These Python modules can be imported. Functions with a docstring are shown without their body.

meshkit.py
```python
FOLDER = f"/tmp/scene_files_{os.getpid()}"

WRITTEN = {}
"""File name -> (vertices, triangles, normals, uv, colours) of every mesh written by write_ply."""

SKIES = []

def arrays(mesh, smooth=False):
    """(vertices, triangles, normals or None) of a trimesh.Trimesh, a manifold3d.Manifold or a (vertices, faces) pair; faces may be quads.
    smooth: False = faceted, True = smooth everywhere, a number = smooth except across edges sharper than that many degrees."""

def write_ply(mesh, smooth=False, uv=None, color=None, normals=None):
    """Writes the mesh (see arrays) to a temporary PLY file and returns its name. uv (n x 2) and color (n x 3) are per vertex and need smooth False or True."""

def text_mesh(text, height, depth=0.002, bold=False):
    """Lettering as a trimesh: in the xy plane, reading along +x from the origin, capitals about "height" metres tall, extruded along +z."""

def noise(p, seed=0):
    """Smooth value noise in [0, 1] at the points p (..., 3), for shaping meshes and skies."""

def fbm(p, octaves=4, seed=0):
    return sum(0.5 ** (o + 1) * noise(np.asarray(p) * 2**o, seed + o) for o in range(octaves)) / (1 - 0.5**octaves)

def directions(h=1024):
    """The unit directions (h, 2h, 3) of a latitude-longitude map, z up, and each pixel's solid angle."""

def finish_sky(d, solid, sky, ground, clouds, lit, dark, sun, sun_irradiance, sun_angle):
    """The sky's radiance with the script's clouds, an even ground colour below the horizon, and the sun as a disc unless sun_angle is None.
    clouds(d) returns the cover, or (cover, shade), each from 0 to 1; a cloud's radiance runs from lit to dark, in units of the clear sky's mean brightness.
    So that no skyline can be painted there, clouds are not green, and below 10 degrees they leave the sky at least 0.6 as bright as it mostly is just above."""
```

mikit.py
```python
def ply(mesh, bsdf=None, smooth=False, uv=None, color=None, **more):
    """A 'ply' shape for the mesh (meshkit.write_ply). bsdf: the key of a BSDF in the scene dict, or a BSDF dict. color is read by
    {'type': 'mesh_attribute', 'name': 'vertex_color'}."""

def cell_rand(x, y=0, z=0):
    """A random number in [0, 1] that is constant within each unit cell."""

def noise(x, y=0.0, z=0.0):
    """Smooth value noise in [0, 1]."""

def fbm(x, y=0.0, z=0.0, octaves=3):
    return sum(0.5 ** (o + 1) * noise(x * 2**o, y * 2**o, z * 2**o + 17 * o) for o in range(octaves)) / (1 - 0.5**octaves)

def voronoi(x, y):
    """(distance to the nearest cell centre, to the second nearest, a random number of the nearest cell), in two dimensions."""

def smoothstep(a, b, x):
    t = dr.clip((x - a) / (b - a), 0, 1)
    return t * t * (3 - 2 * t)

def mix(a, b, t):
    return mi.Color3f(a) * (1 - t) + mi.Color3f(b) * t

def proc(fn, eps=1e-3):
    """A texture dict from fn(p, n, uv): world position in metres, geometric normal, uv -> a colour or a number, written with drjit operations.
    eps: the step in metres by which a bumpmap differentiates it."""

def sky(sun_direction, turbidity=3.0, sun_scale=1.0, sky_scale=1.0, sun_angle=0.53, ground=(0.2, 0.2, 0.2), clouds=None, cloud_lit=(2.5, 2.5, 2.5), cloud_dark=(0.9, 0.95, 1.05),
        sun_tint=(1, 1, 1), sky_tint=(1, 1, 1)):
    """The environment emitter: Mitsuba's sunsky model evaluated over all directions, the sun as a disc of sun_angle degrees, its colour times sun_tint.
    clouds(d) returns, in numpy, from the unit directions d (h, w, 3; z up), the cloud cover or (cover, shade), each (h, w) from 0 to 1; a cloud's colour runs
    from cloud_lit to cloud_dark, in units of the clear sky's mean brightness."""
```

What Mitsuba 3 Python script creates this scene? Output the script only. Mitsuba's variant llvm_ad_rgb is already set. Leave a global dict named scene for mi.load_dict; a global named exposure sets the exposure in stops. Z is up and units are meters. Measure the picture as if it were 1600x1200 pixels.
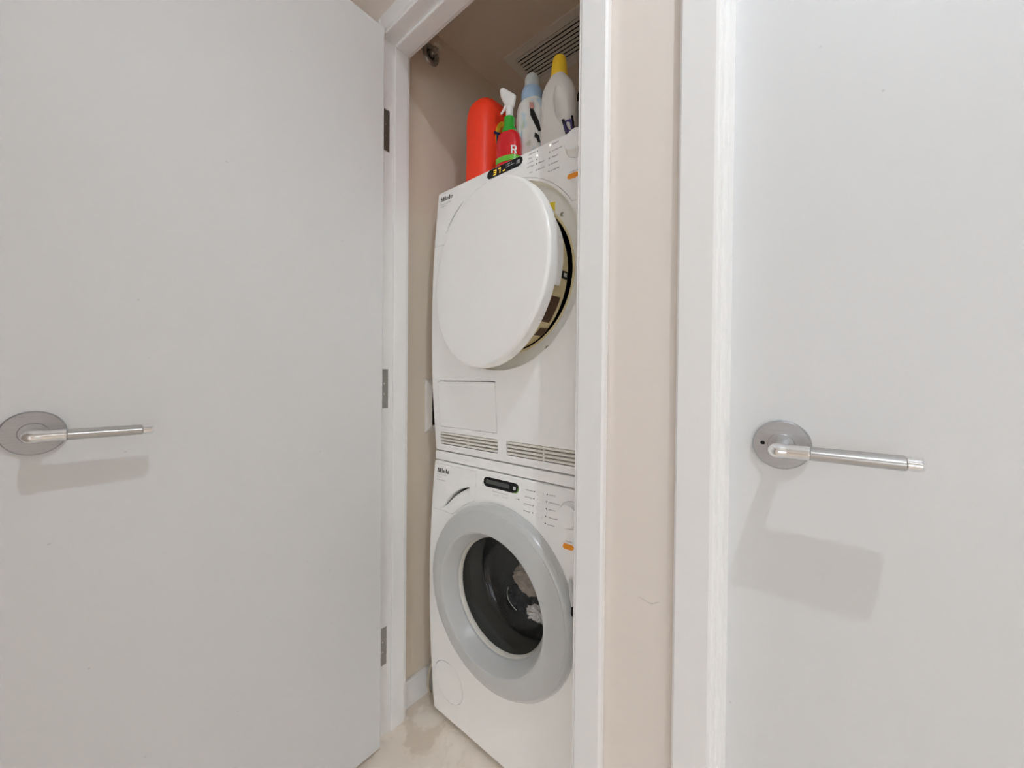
import math, random
import numpy as np
import trimesh
import mitsuba as mi
import drjit as dr
import manifold3d as m3
from shapely.geometry import Polygon, Point, box as sbox, LineString
from shapely.ops import unary_union
from shapely import affinity
import mikit, meshkit

T = mi.ScalarTransform4f
scene, labels = {}, {}
rng = np.random.default_rng(7)

# ------------------------------------------------------------------ camera, light, exposure
F_PX, YAW, PITCH, ROLL, CAM_H = 583.54, 39.4008, -0.5355, 0.5272, 1.1198
_y, _p, _r = np.radians([YAW, PITCH, ROLL])
_f = np.array([-np.sin(_y) * np.cos(_p), np.cos(_y) * np.cos(_p), np.sin(_p)])
_rt = np.array([np.cos(_y), np.sin(_y), 0.0])
_up = np.cross(_rt, _f)
_u2 = -np.sin(_r) * _rt + np.cos(_r) * _up
EYE = np.array([0.0, 0.0, CAM_H])
scene['camera'] = {'type': 'perspective', 'fov_axis': 'x', 'fov': math.degrees(2 * math.atan(800 / F_PX)), 'near_clip': 0.01, 'far_clip': 50.0,
                   'to_world': T().look_at(origin=EYE.tolist(), target=(EYE + _f).tolist(), up=_u2.tolist())}
exposure = 0.0
LAMP = (0.340, 0.0725, 2.536)            # recessed ceiling lamp of the hall
LAMP_POWER = 4700.0
LAMP_RGB = (0.80, 0.90, 1.0)
UNSEEN_WINDOW_RADIANCE = (2.05, 2.32, 2.62)       # glow of the unseen windows, set to light doors and closet

# ------------------------------------------------------------------ materials
def rgb(r, g, b):
    return {'type': 'rgb', 'value': [float(r), float(g), float(b)]}

def mat(name, base, rough=0.5, spec=0.5, metallic=0.0, **k):
    scene[name] = {'type': 'twosided', 'b': {'type': 'principled', 'base_color': base if isinstance(base, dict) else rgb(*base), 'roughness': rough,
                                             'specular': spec, 'metallic': metallic, **k}}
    return name

def wall_fn(p, n, uv):
    f = mikit.fbm(p.x * 2.3, p.y * 2.3, p.z * 1.7, 3)
    c = mikit.mix((0.735, 0.668, 0.612), (0.765, 0.700, 0.645), f)
    # hairline scuff on the strip of wall between the two frames
    line = 0.7382 + 0.007 * mikit.noise(p.x * 55.0, 3.0, 0.0) + 0.10 * (p.x + 0.231)
    on = (1 - mikit.smoothstep(0.0004, 0.0011, dr.abs(p.z - line))) * mikit.smoothstep(-0.266, -0.258, p.x) * (1 - mikit.smoothstep(-0.207, -0.200, p.x))
    on = on * mikit.smoothstep(0.25, 0.6, mikit.noise(p.x * 90.0, 9.0, 0.0) + 0.15) * mikit.smoothstep(0.60, 0.63, p.y) * (1 - mikit.smoothstep(0.66, 0.68, p.y))
    return mikit.mix(c, (0.42, 0.37, 0.33), on * 0.6)

def door_fn(p, n, uv):
    f = mikit.fbm(p.x * 3.0 + 5.0, p.y * 3.0, p.z * 2.0, 3)
    c = mikit.mix((0.665, 0.668, 0.668), (0.685, 0.688, 0.688), f)
    d, d2, r = mikit.voronoi((p.x - p.y) * 9.0, p.z * 9.0)
    spot = (1 - mikit.smoothstep(0.012, 0.022, d)) * mikit.smoothstep(0.80, 0.9, r)
    return mikit.mix(c, (0.52, 0.50, 0.48), spot * 0.55)

def floor_fn(p, n, uv):
    f = mikit.fbm(p.x * 14.0, p.y * 14.0, 0.0, 4)
    g = mikit.fbm(p.x * 5.0 + 3.0 * f, p.y * 5.0 - 2.0 * f, 4.0, 3)
    c = mikit.mix((0.80, 0.705, 0.605), (0.92, 0.845, 0.755), f)
    return mikit.mix(c, (0.66, 0.56, 0.46), 0.6 * mikit.smoothstep(0.55, 0.72, g))

def brush_fn(p, n, uv):
    return mikit.mix((0.50, 0.49, 0.475), (0.60, 0.59, 0.575), mikit.noise(p.x * 30.0, p.y * 30.0, p.z * 2500.0))

def drum_fn(p, n, uv):
    a = dr.atan2(p.z - 0.513, p.x + 0.690) * 26.0
    b = p.y * 110.0
    u, v = a - dr.floor(a) - 0.5, b - dr.floor(b) - 0.5
    hole = 1 - mikit.smoothstep(0.18, 0.26, dr.sqrt(u * u + v * v))
    return mikit.mix((0.20, 0.20, 0.195), (0.02, 0.02, 0.02), hole)

def cloth_fn(a, b, s):
    def f(p, n, uv):
        return mikit.mix(a, b, mikit.fbm(p.x * s, p.y * s, p.z * s, 3))
    return f

def blue_fn(p, n, uv):
    # pale printed sleeve: white with soft sky-blue and leaf-green patches
    f = mikit.fbm(p.x * 38.0, p.y * 38.0, p.z * 20.0, 3)
    c = mikit.mix((0.74, 0.74, 0.70), (0.50, 0.63, 0.72), mikit.smoothstep(0.50, 0.62, f))
    g = mikit.noise(p.x * 55.0 + 7.0, p.y * 55.0, p.z * 34.0)
    return mikit.mix(c, (0.42, 0.50, 0.36), mikit.smoothstep(0.78, 0.86, g) * 0.6)

mat('mat_wall', mikit.proc(wall_fn), 0.55, 0.3)
mat('mat_ceiling', (0.78, 0.76, 0.73), 0.7, 0.2)
mat('mat_closet', (0.715, 0.63, 0.53), 0.6, 0.25)
mat('mat_trim', (0.80, 0.795, 0.785), 0.35, 0.45)
mat('mat_door', mikit.proc(door_fn), 0.48, 0.3)
mat('mat_floor', mikit.proc(floor_fn), 0.3, 0.5)
mat('mat_enamel', (0.90, 0.888, 0.86), 0.28, 0.5)
mat('mat_panel', (0.90, 0.89, 0.865), 0.32, 0.5)
mat('mat_slat', (0.74, 0.71, 0.64), 0.4, 0.4)
mat('mat_cream', (0.76, 0.65, 0.40), 0.45, 0.4)
mat('mat_gap', (0.035, 0.031, 0.025), 0.7, 0.2)  # near-black for shade in gaps and openings, the dryer drum, unlit indicators
mat('mat_black', (0.010, 0.010, 0.010), 0.3, 0.2)
mat('mat_rubber', (0.016, 0.015, 0.013), 0.55, 0.3)
mat('mat_ring', (0.52, 0.525, 0.515), 0.28, 0.5)
mat('mat_ringlite', (0.56, 0.565, 0.555), 0.24, 0.5)
mat('mat_gasket', (0.10, 0.10, 0.092), 0.5, 0.4)
mat('mat_drum', mikit.proc(drum_fn), 0.35, 0.5, 0.8)
mat('mat_brown', (0.10, 0.055, 0.03), 0.5, 0.3)
mat('mat_orange', (0.85, 0.30, 0.02), 0.35, 0.5)
mat('mat_ink', (0.015, 0.014, 0.013), 0.6, 0.2)
mat('mat_print', (0.42, 0.415, 0.41), 0.6, 0.2)
mat('mat_printlite', (0.64, 0.63, 0.62), 0.6, 0.2)
mat('mat_lcd', (0.085, 0.09, 0.082), 0.3, 0.2)
mat('mat_chrome', (0.86, 0.85, 0.84), 0.07, 0.5, 1.0)
mat('mat_brushed', mikit.proc(brush_fn), 0.30, 0.5, 1.0)
mat('mat_rose', mikit.proc(lambda p, n, uv: mikit.mix((0.42, 0.425, 0.435), (0.49, 0.495, 0.505), mikit.noise(p.x * 40.0, p.y * 40.0, p.z * 1800.0))), 0.33, 0.5, 1.0)
mat('mat_hinge', (0.33, 0.325, 0.31), 0.38, 0.5, 1.0)
mat('mat_screw', (0.62, 0.62, 0.60), 0.3, 0.5, 1.0)
mat('mat_greymetal', (0.44, 0.43, 0.40), 0.35, 0.5, 0.9)
mat('mat_red', (0.93, 0.050, 0.014), 0.42, 0.45)
mat('mat_red2', (0.62, 0.010, 0.016), 0.15, 0.5, 0.0, clearcoat=0.5)
mat('mat_green', (0.03, 0.36, 0.03), 0.3, 0.5)
mat('mat_lime', (0.16, 0.50, 0.05), 0.3, 0.5)
mat('mat_white', (0.76, 0.74, 0.71), 0.35, 0.5)
mat('mat_ivory', (0.72, 0.695, 0.655), 0.38, 0.45)
mat('mat_yellow', (0.86, 0.56, 0.035), 0.35, 0.5)
mat('mat_skyblue', (0.36, 0.52, 0.70), 0.35, 0.5)
mat('mat_frost', (0.56, 0.60, 0.59), 0.3, 0.5)
mat('mat_sleeve', mikit.proc(blue_fn), 0.3, 0.5)
mat('mat_logoyellow', (0.86, 0.58, 0.03), 0.35, 0.4)
mat('mat_logoorange', (0.80, 0.20, 0.02), 0.35, 0.4)
mat('mat_logoblue', (0.015, 0.025, 0.13), 0.35, 0.4)
mat('mat_logopurple', (0.09, 0.07, 0.20), 0.35, 0.4)
mat('mat_pink', (0.55, 0.28, 0.24), 0.4, 0.4)
mat('mat_sticker', (0.78, 0.64, 0.04), 0.4, 0.4)
mat('mat_hose', (0.50, 0.44, 0.33), 0.5, 0.4)
mat('mat_hose_slotshade', (0.26, 0.22, 0.16), 0.5, 0.4)  # grey of one hose; also stands in for shade in the dryer slot
mat('mat_towel', mikit.proc(cloth_fn((0.22, 0.175, 0.135), (0.50, 0.43, 0.36), 45.0)), 0.9, 0.1)
mat('mat_whitecloth', mikit.proc(cloth_fn((0.62, 0.58, 0.53), (0.86, 0.83, 0.79), 60.0)), 0.9, 0.1)
mat('mat_blackcloth', mikit.proc(cloth_fn((0.008, 0.008, 0.009), (0.03, 0.03, 0.032), 50.0)), 0.9, 0.1)
mat('mat_greencloth', mikit.proc(cloth_fn((0.10, 0.10, 0.075), (0.20, 0.20, 0.155), 50.0)), 0.9, 0.1)
scene['mat_glass'] = {'type': 'thindielectric', 'int_ior': 1.3}

# ------------------------------------------------------------------ mesh helpers
def add(key, mesh, bsdf, smooth=False, kind=None, **k):
    scene[key] = mikit.ply(mesh, bsdf, smooth, **k)
    if kind:
        labels.setdefault(key, {})['kind'] = kind
    return key

def tag(key, label=None, category=None, group=None, kind=None):
    d = labels.setdefault(key, {})
    for a, b in (('label', label), ('category', category), ('group', group), ('kind', kind)):
        if b:
            d[a] = b

_count = {}
def num(key):
    n = _count.get(key, 0)
    _count[key] = n + 1
    return key if n == 0 else f'{key}_{n:03d}'

def cat(ms):
    return trimesh.util.concatenate([tri(m) for m in ms])

def tri(m):
    if isinstance(m, m3.Manifold):
        k = m.to_mesh()
        return trimesh.Trimesh(np.array(k.vert_properties[:, :3]), np.array(k.tri_verts), process=False)
    return m

def man(t):
    return m3.Manifold(m3.Mesh(np.asarray(t.vertices, np.float32), np.asarray(t.faces, np.uint32)))

def cbox(x0, x1, y0, y1, z0, z1, b=0.0):
    """A box with chamfered edges."""
    if b <= 0:
        m = trimesh.creation.box((x1 - x0, y1 - y0, z1 - z0))
        m.apply_translation(((x0 + x1) / 2, (y0 + y1) / 2, (z0 + z1) / 2))
        return m
    pts = []
    for x, sx in ((x0, 1), (x1, -1)):
        for y, sy in ((y0, 1), (y1, -1)):
            for z, sz in ((z0, 1), (z1, -1)):
                pts += [(x, y + sy * b, z + sz * b), (x + sx * b, y, z + sz * b), (x + sx * b, y + sy * b, z)]
    return tri(m3.Manifold.hull_points(np.array(pts, np.float32)))

def extrude(poly, h):
    gs = getattr(poly, 'geoms', [poly])
    return trimesh.util.concatenate([trimesh.creation.extrude_polygon(g, h, engine='earcut') for g in gs if g.area > 0])

def lathe(profile, n=96):
    """Closed (r, h) profile turned about the z axis; the profile runs counter-clockwise."""
    p = np.array(profile, float)
    t = np.arange(n) * 2 * np.pi / n
    v = np.stack([p[:, None, 0] * np.cos(t), p[:, None, 0] * np.sin(t), np.repeat(p[:, 1:2], n, 1)], -1).reshape(-1, 3)
    k, f = len(p), []
    for i in range(k):
        j = (i + 1) % k
        a, b = i * n + np.arange(n), i * n + (np.arange(n) + 1) % n
        c, d = j * n + np.arange(n), j * n + (np.arange(n) + 1) % n
        f += [np.stack([a, b, d], 1), np.stack([a, d, c], 1)]
    m = trimesh.Trimesh(v, np.vstack(f), process=False)
    m.merge_vertices()
    m.update_faces(m.nondegenerate_faces())
    if m.volume < 0:
        m.invert()
    return m

def sheet(profile, n=96):
    """Open (r, h) profile turned about the z axis."""
    p = np.array(profile, float)
    t = np.arange(n) * 2 * np.pi / n
    v = np.stack([p[:, None, 0] * np.cos(t), p[:, None, 0] * np.sin(t), np.repeat(p[:, 1:2], n, 1)], -1).reshape(-1, 3)
    f = []
    for i in range(len(p) - 1):
        a, b = i * n + np.arange(n), i * n + (np.arange(n) + 1) % n
        f += [np.stack([a, b, b + n], 1), np.stack([a, b + n, a + n], 1)]
    m = trimesh.Trimesh(v, np.vstack(f), process=False)
    m.merge_vertices()
    m.update_faces(m.nondegenerate_faces())
    return m

def front(mesh, cx=0.0, cz=0.0, y=0.0):
    """Local (a right, b up, c towards the hall) to the world: x = cx + a, z = cz + b, y = y - c."""
    v = np.array(mesh.vertices)
    return trimesh.Trimesh(np.stack([cx + v[:, 0], y - v[:, 2], cz + v[:, 1]], 1), mesh.faces, process=False)

def tube(pts, r, n=12, steps=60):
    """A round tube along a smooth curve through the points."""
    from scipy.interpolate import CubicSpline
    p = np.array(pts, float)
    s = np.r_[0, np.cumsum(np.linalg.norm(np.diff(p, axis=0), axis=1))]
    q = CubicSpline(s, p)(np.linspace(0, s[-1], steps)) if len(p) > 2 else p[0] + (p[1] - p[0]) * np.linspace(0, 1, steps)[:, None]
    d = np.gradient(q, axis=0)
    d /= np.linalg.norm(d, axis=1, keepdims=True)
    u = np.cross(d[0], [0.3, 0.5, 0.8])
    v, rings = [], []
    rr = np.broadcast_to(r, (len(q),))
    for i in range(len(q)):
        u = u - d[i] * (u @ d[i])
        u /= np.linalg.norm(u)
        w = np.cross(d[i], u)
        t = np.arange(n) * 2 * np.pi / n
        rings.append(q[i] + rr[i] * (np.cos(t)[:, None] * u + np.sin(t)[:, None] * w))
    v = np.vstack(rings + [q[:1], q[-1:]])
    f = []
    for i in range(len(q) - 1):
        a, b = i * n + np.arange(n), i * n + (np.arange(n) + 1) % n
        f += [np.stack([a, b, b + n], 1), np.stack([a, b + n, a + n], 1)]
    a, b = np.arange(n), (np.arange(n) + 1) % n
    f.append(np.stack([b, a, np.full(n, len(v) - 2)], 1))
    o = (len(q) - 1) * n
    f.append(np.stack([o + a, o + b, np.full(n, len(v) - 1)], 1))
    m = trimesh.Trimesh(v, np.vstack(f), process=False)
    if m.volume < 0:
        m.invert()
    return m

def loft(sections):
    """Closed rings with the same number of points, from bottom to top, as a capped solid."""
    n = len(sections[0])
    v = np.vstack(sections + [np.mean(sections[0], 0)[None], np.mean(sections[-1], 0)[None]])
    f = []
    for i in range(len(sections) - 1):
        a, b = i * n + np.arange(n), i * n + (np.arange(n) + 1) % n
        f += [np.stack([a, b, b + n], 1), np.stack([a, b + n, a + n], 1)]
    a, b, o = np.arange(n), (np.arange(n) + 1) % n, (len(sections) - 1) * n
    f += [np.stack([b, a, np.full(n, len(v) - 2)], 1), np.stack([o + a, o + b, np.full(n, len(v) - 1)], 1)]
    m = trimesh.Trimesh(v, np.vstack(f), process=False)
    if m.volume < 0:
        m.invert()
    return m

def superellipse(cx, cy, z, ax, ay, e=3.0, n=64, rot=0.0):
    t = np.arange(n) * 2 * np.pi / n
    x = ax * np.sign(np.cos(t)) * np.abs(np.cos(t)) ** (2 / e)
    y = ay * np.sign(np.sin(t)) * np.abs(np.sin(t)) ** (2 / e)
    c, s = math.cos(rot), math.sin(rot)
    return np.stack([cx + c * x - s * y, cy + s * x + c * y, np.full(n, z)], 1)

def ball(c, r, n=2):
    m = trimesh.creation.icosphere(n, r)
    m.apply_translation(c)
    return m

def hull(balls):
    pts = np.vstack([np.array(ball(c, r, 2).vertices) for c, r in balls])
    return tri(m3.Manifold.hull_points(pts.astype(np.float32)))

def rrect(w, h, r, cx=0.0, cy=0.0, q=8):
    return sbox(cx - w / 2 + r, cy - h / 2 + r, cx + w / 2 - r, cy + h / 2 - r).buffer(r, quad_segs=q)

# ------------------------------------------------------------------ the rooms
S = 1.115                            # size of the hall's fittings (door hardware, frames) against the first survey of the photograph
def zs_(z):
    return CAM_H + (z - CAM_H) * S
X_L, X_R = -0.9336 * S, -0.323 * S           # faces of the closet door jambs
Y_C, Y_W, Y_I = 0.560 * S, 0.578 * S, 0.654 * S  # face of the casings, face of the hall wall, inner end of the jambs
Z_H = zs_(2.055)                          # underside of the closet head jamb
CL_X0, CL_X1, CL_Y1, CL_Z = -1.0772, -0.325, 1.44, 2.3615
HX0, HX1, HY0, HZ = -1.45, 3.00, -2.80, 2.546
HALL_Y, HALL_X = -0.52, -0.45          # out-of-view wall, ended short so the unseen windows light the closet
D_L, D_R = -0.1043 * S, 0.6040 * S           # faces of the right-hand door's jambs

floor_m = cbox(HX0 - .1, HX1 + .1, HY0 - .1, CL_Y1 + .1, -0.05, 0.0)
add('floor', floor_m, 'mat_floor', kind='structure')
hole = sbox(LAMP[0] - .045, LAMP[1] - .045, LAMP[0] + .045, LAMP[1] + .045)
ceil = cbox(HX0 - .1, HX1 + .1, HY0 - .1, Y_W + .03, HZ, HZ + .08)
add('ceiling', ceil, 'mat_ceiling', kind='structure')
add('ceiling_001', cbox(CL_X0 - .05, CL_X1 + .05, Y_I - .02, CL_Y1 + .05, CL_Z, CL_Z + .05), 'mat_closet', kind='structure')
front_wall = cat([cbox(HX0, X_L - .026, Y_W, Y_I - .002, 0, HZ),
                  cbox(X_L - .026, X_R + .026, Y_W, Y_I - .002, Z_H + .026, HZ),
                  cbox(X_R + .026, D_L - .026, Y_W, Y_I - .002, 0, HZ),
                  cbox(D_L - .026, D_R + .026, Y_W, Y_I - .002, Z_H + .026, HZ),
                  cbox(D_R + .026, HX1, Y_W, Y_I - .002, 0, HZ)])
add('wall_front', front_wall, 'mat_wall', kind='structure')
add('wall_back', cbox(HX0, HALL_X, HALL_Y - .10, HALL_Y, 0, HZ), 'mat_wall', kind='structure')
# out-of-view room, shaped so two unseen windows light doors and closet
def with_hole(a0, a1, h0, h1, z0, z1):
    return sbox(a0, 0, a1, HZ).difference(sbox(h0, z0, h1, z1))
def upright_x(poly, y, t):
    m = extrude(poly, t)
    return trimesh.Trimesh(np.stack([m.vertices[:, 0], y - m.vertices[:, 2], m.vertices[:, 1]], 1), m.faces, process=False)
def upright_y(poly, x, t):
    m = extrude(poly, t)
    return trimesh.Trimesh(np.stack([x + m.vertices[:, 2], m.vertices[:, 0], m.vertices[:, 1]], 1), m.faces, process=False)
def sash(h0, h1, z0, z1):
    c = (h0 + h1) / 2
    return sbox(h0, z0, h1, z1).difference(unary_union([sbox(h0 + .05, z0 + .05, c - .025, z1 - .05), sbox(c + .025, z0 + .05, h1 - .05, z1 - .05)]))
W1, W2, WZ = (.40, 2.30), (-1.90, -1.30), (.30, 2.25)
add('wall_unseen_room_side', cbox(HALL_X - .10, HALL_X, HY0, HALL_Y - .10, 0, HZ), 'mat_wall', kind='structure')
add('wall_unseen_room_back', upright_x(with_hole(HALL_X, HX1, *W1, *WZ), HY0, .08), 'mat_wall', kind='structure')
add('unseen_window_1__frame', upright_x(sash(*W1, *WZ), HY0 - .01, .06), 'mat_trim')
add('unseen_window_2__frame', upright_y(sash(*W2, *WZ), HX1 + .01, .06), 'mat_trim')
def blind(pts):
    return mikit.ply(trimesh.Trimesh(np.array(pts, float), np.array([(0, 1, 2), (0, 2, 3)]), process=False), 'mat_white', False, emitter={'type': 'area', 'radiance': rgb(*UNSEEN_WINDOW_RADIANCE)})
yb_, xb_ = HY0 - .05, HX1 + .05
scene['unseen_window_1__glowing_blind'] = blind([(W1[0], yb_, WZ[0]), (W1[0], yb_, WZ[1]), (W1[1], yb_, WZ[1]), (W1[1], yb_, WZ[0])])  # emitter out of view, placed to light the doors and machines
scene['unseen_window_2__glowing_blind'] = blind([(xb_, W2[0], WZ[0]), (xb_, W2[0], WZ[1]), (xb_, W2[1], WZ[1]), (xb_, W2[1], WZ[0])])  # emitter out of view, placed to light the left door and closet wall
tag('unseen_window_2', kind='structure')
tag('unseen_window_1', kind='structure')
add('wall_left', cbox(HX0 - .08, HX0, HALL_Y, Y_W, 0, HZ), 'mat_wall', kind='structure')
add('wall_right', upright_y(with_hole(HY0, Y_W, *W2, *WZ), HX1, .08), 'mat_wall', kind='structure')
add('wall_closet_left', cbox(CL_X0 - .05, CL_X0, Y_I - .002, CL_Y1, 0, CL_Z), 'mat_closet', kind='structure')
add('wall_closet_right', cbox(CL_X1, CL_X1 + .05, Y_I - .002, CL_Y1, 0, CL_Z), 'mat_closet', kind='structure')
add('wall_closet_back', cbox(CL_X0 - .05, CL_X1 + .05, CL_Y1, CL_Y1 + .05, 0, CL_Z), 'mat_closet', kind='structure')
add('baseboard_left', cbox(CL_X0, CL_X0 + .012, Y_I, CL_Y1, 0, .094, .002), 'mat_trim', kind='structure')

# closet door frame: jambs with stops, casings on the hall side
def jamb_mesh(x, sgn, yf, yi, ys0, ys1, z1):
    """A vertical jamb whose face lies at x and looks along sgn; the stop stands 7 mm proud between ys0 and ys1."""
    w = cbox(min(x, x - sgn * .026), max(x, x - sgn * .026), yf, yi, 0, z1, .0015)
    st = cbox(min(x - sgn * .002, x + sgn * .007), max(x - sgn * .002, x + sgn * .007), ys0, ys1, 0, z1, .002)
    return w, st

w, st = jamb_mesh(X_L, 1, Y_C + .005, Y_I, .602 * S, .644 * S, Z_H + .026)
add('trim_1__jamb', w, 'mat_trim'); add('trim_1__stop', st, 'mat_trim')
w, st = jamb_mesh(X_R, -1, Y_C + .005, Y_I, .602 * S, .644 * S, Z_H + .026)
add('trim_1__jamb_001', w, 'mat_trim'); add('trim_1__stop_001', st, 'mat_trim')
add('trim_1__head_jamb', cbox(X_L, X_R, Y_C + .005, Y_I, Z_H, Z_H + .026, .0015), 'mat_trim')
add('trim_1__stop_002', cbox(X_L + .007, X_R - .007, .602 * S, .644 * S, Z_H - .007, Z_H + .002, .002), 'mat_trim')
CW = .0497 * S
add('trim_1__casing', cbox(X_L - .005 - CW, X_L - .005, Y_C, Y_W, 0, Z_H + .005 + CW, .004), 'mat_trim')
add('trim_1__casing_001', cbox(X_R + .005, X_R + .005 + CW, Y_C, Y_W, 0, Z_H + .005 + CW, .004), 'mat_trim')
add('trim_1__casing_002', cbox(X_L - .005, X_R + .005, Y_C, Y_W, Z_H + .005, Z_H + .005 + CW, .004), 'mat_trim')
tag('trim_1', kind='structure')
tag('trim_1__jamb', 'white jamb with the hinges on it')

# frame of the right-hand door
DY = 0.6200 * S                          # face of the right-hand door
ZD = zs_(2.055)
for k, (x, s) in enumerate(((D_L, 1), (D_R, -1))):
    sfx = '' if k == 0 else '_001'
    add('trim_2__jamb' + sfx, cbox(min(x, x - s * .026), max(x, x - s * .026), Y_C + .012, .78, 0, ZD + .026, .0015), 'mat_trim')
    add('trim_2__stop' + sfx, cbox(min(x - s * .002, x + s * .006), max(x - s * .002, x + s * .006), .585 * S, DY + .004, 0, ZD, .0015), 'mat_trim')
    add('trim_2__casing' + sfx, cbox(min(x - s * .005, x - s * (.005 + CW)), max(x - s * .005, x - s * (.005 + CW)), Y_C, Y_W, 0, ZD + .005 + CW, .004), 'mat_trim')
add('trim_2__head_jamb', cbox(D_L, D_R, Y_C + .012, .78, ZD, ZD + .026, .0015), 'mat_trim')
add('trim_2__stop_002', cbox(D_L + .006, D_R - .006, .585 * S, DY + .004, ZD - .006, ZD + .002, .0015), 'mat_trim')
add('trim_2__casing_002', cbox(D_L - .005, D_R + .005, Y_C, Y_W, ZD + .005, ZD + .005 + CW, .004), 'mat_trim')
tag('trim_2', kind='structure')

# ------------------------------------------------------------------ doors and their lever handles
XD = -0.9000 * S                         # inner face of the opened closet door
Y_HINGE = 0.5515 * S
add('door_1__slab', cbox(XD - .035, XD, -.083 * S, Y_HINGE, .012, Z_H - .005, .002), 'mat_door')
tag('door_1', kind='structure')
tag('door_1__slab', 'plain white slab of the opened closet door')
for z0, z1 in ((zs_(1.7515), zs_(1.8650)), (zs_(1.0400), zs_(1.1480)), (zs_(.3190), zs_(.4235))):
    h = num('door_1__hinge')
    leaf = cbox(X_L - .001, X_L + .0016, .552 * S, .5880 * S, z0, z1, .0004)
    kn = trimesh.creation.cylinder(.006, z1 - z0, sections=24)
    kn.apply_translation((X_L - .004, .5475 * S, (z0 + z1) / 2))
    add(h, cat([leaf, kn]), 'mat_hinge', 30)
    if h == 'door_1__hinge':
        tag(h, 'satin metal butt hinge')
    for t in (.36, .63):
        s = trimesh.creation.cylinder(.0026, .0012, sections=14)
        s.apply_transform(trimesh.transformations.rotation_matrix(math.pi / 2, (0, 1, 0)))
        s.apply_translation((X_L + .0019, .5755 * S, z0 + (z1 - z0) * t))
        add(num(h + '__screw'), s, 'mat_screw', 30)

add('door_2__slab', cbox(D_L + .003, D_R - .003, DY, DY + .038, .01, ZD - .003, .0015), 'mat_door')
tag('door_2', kind='structure')
tag('door_2__slab', 'plain white slab of the closed door')

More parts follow.
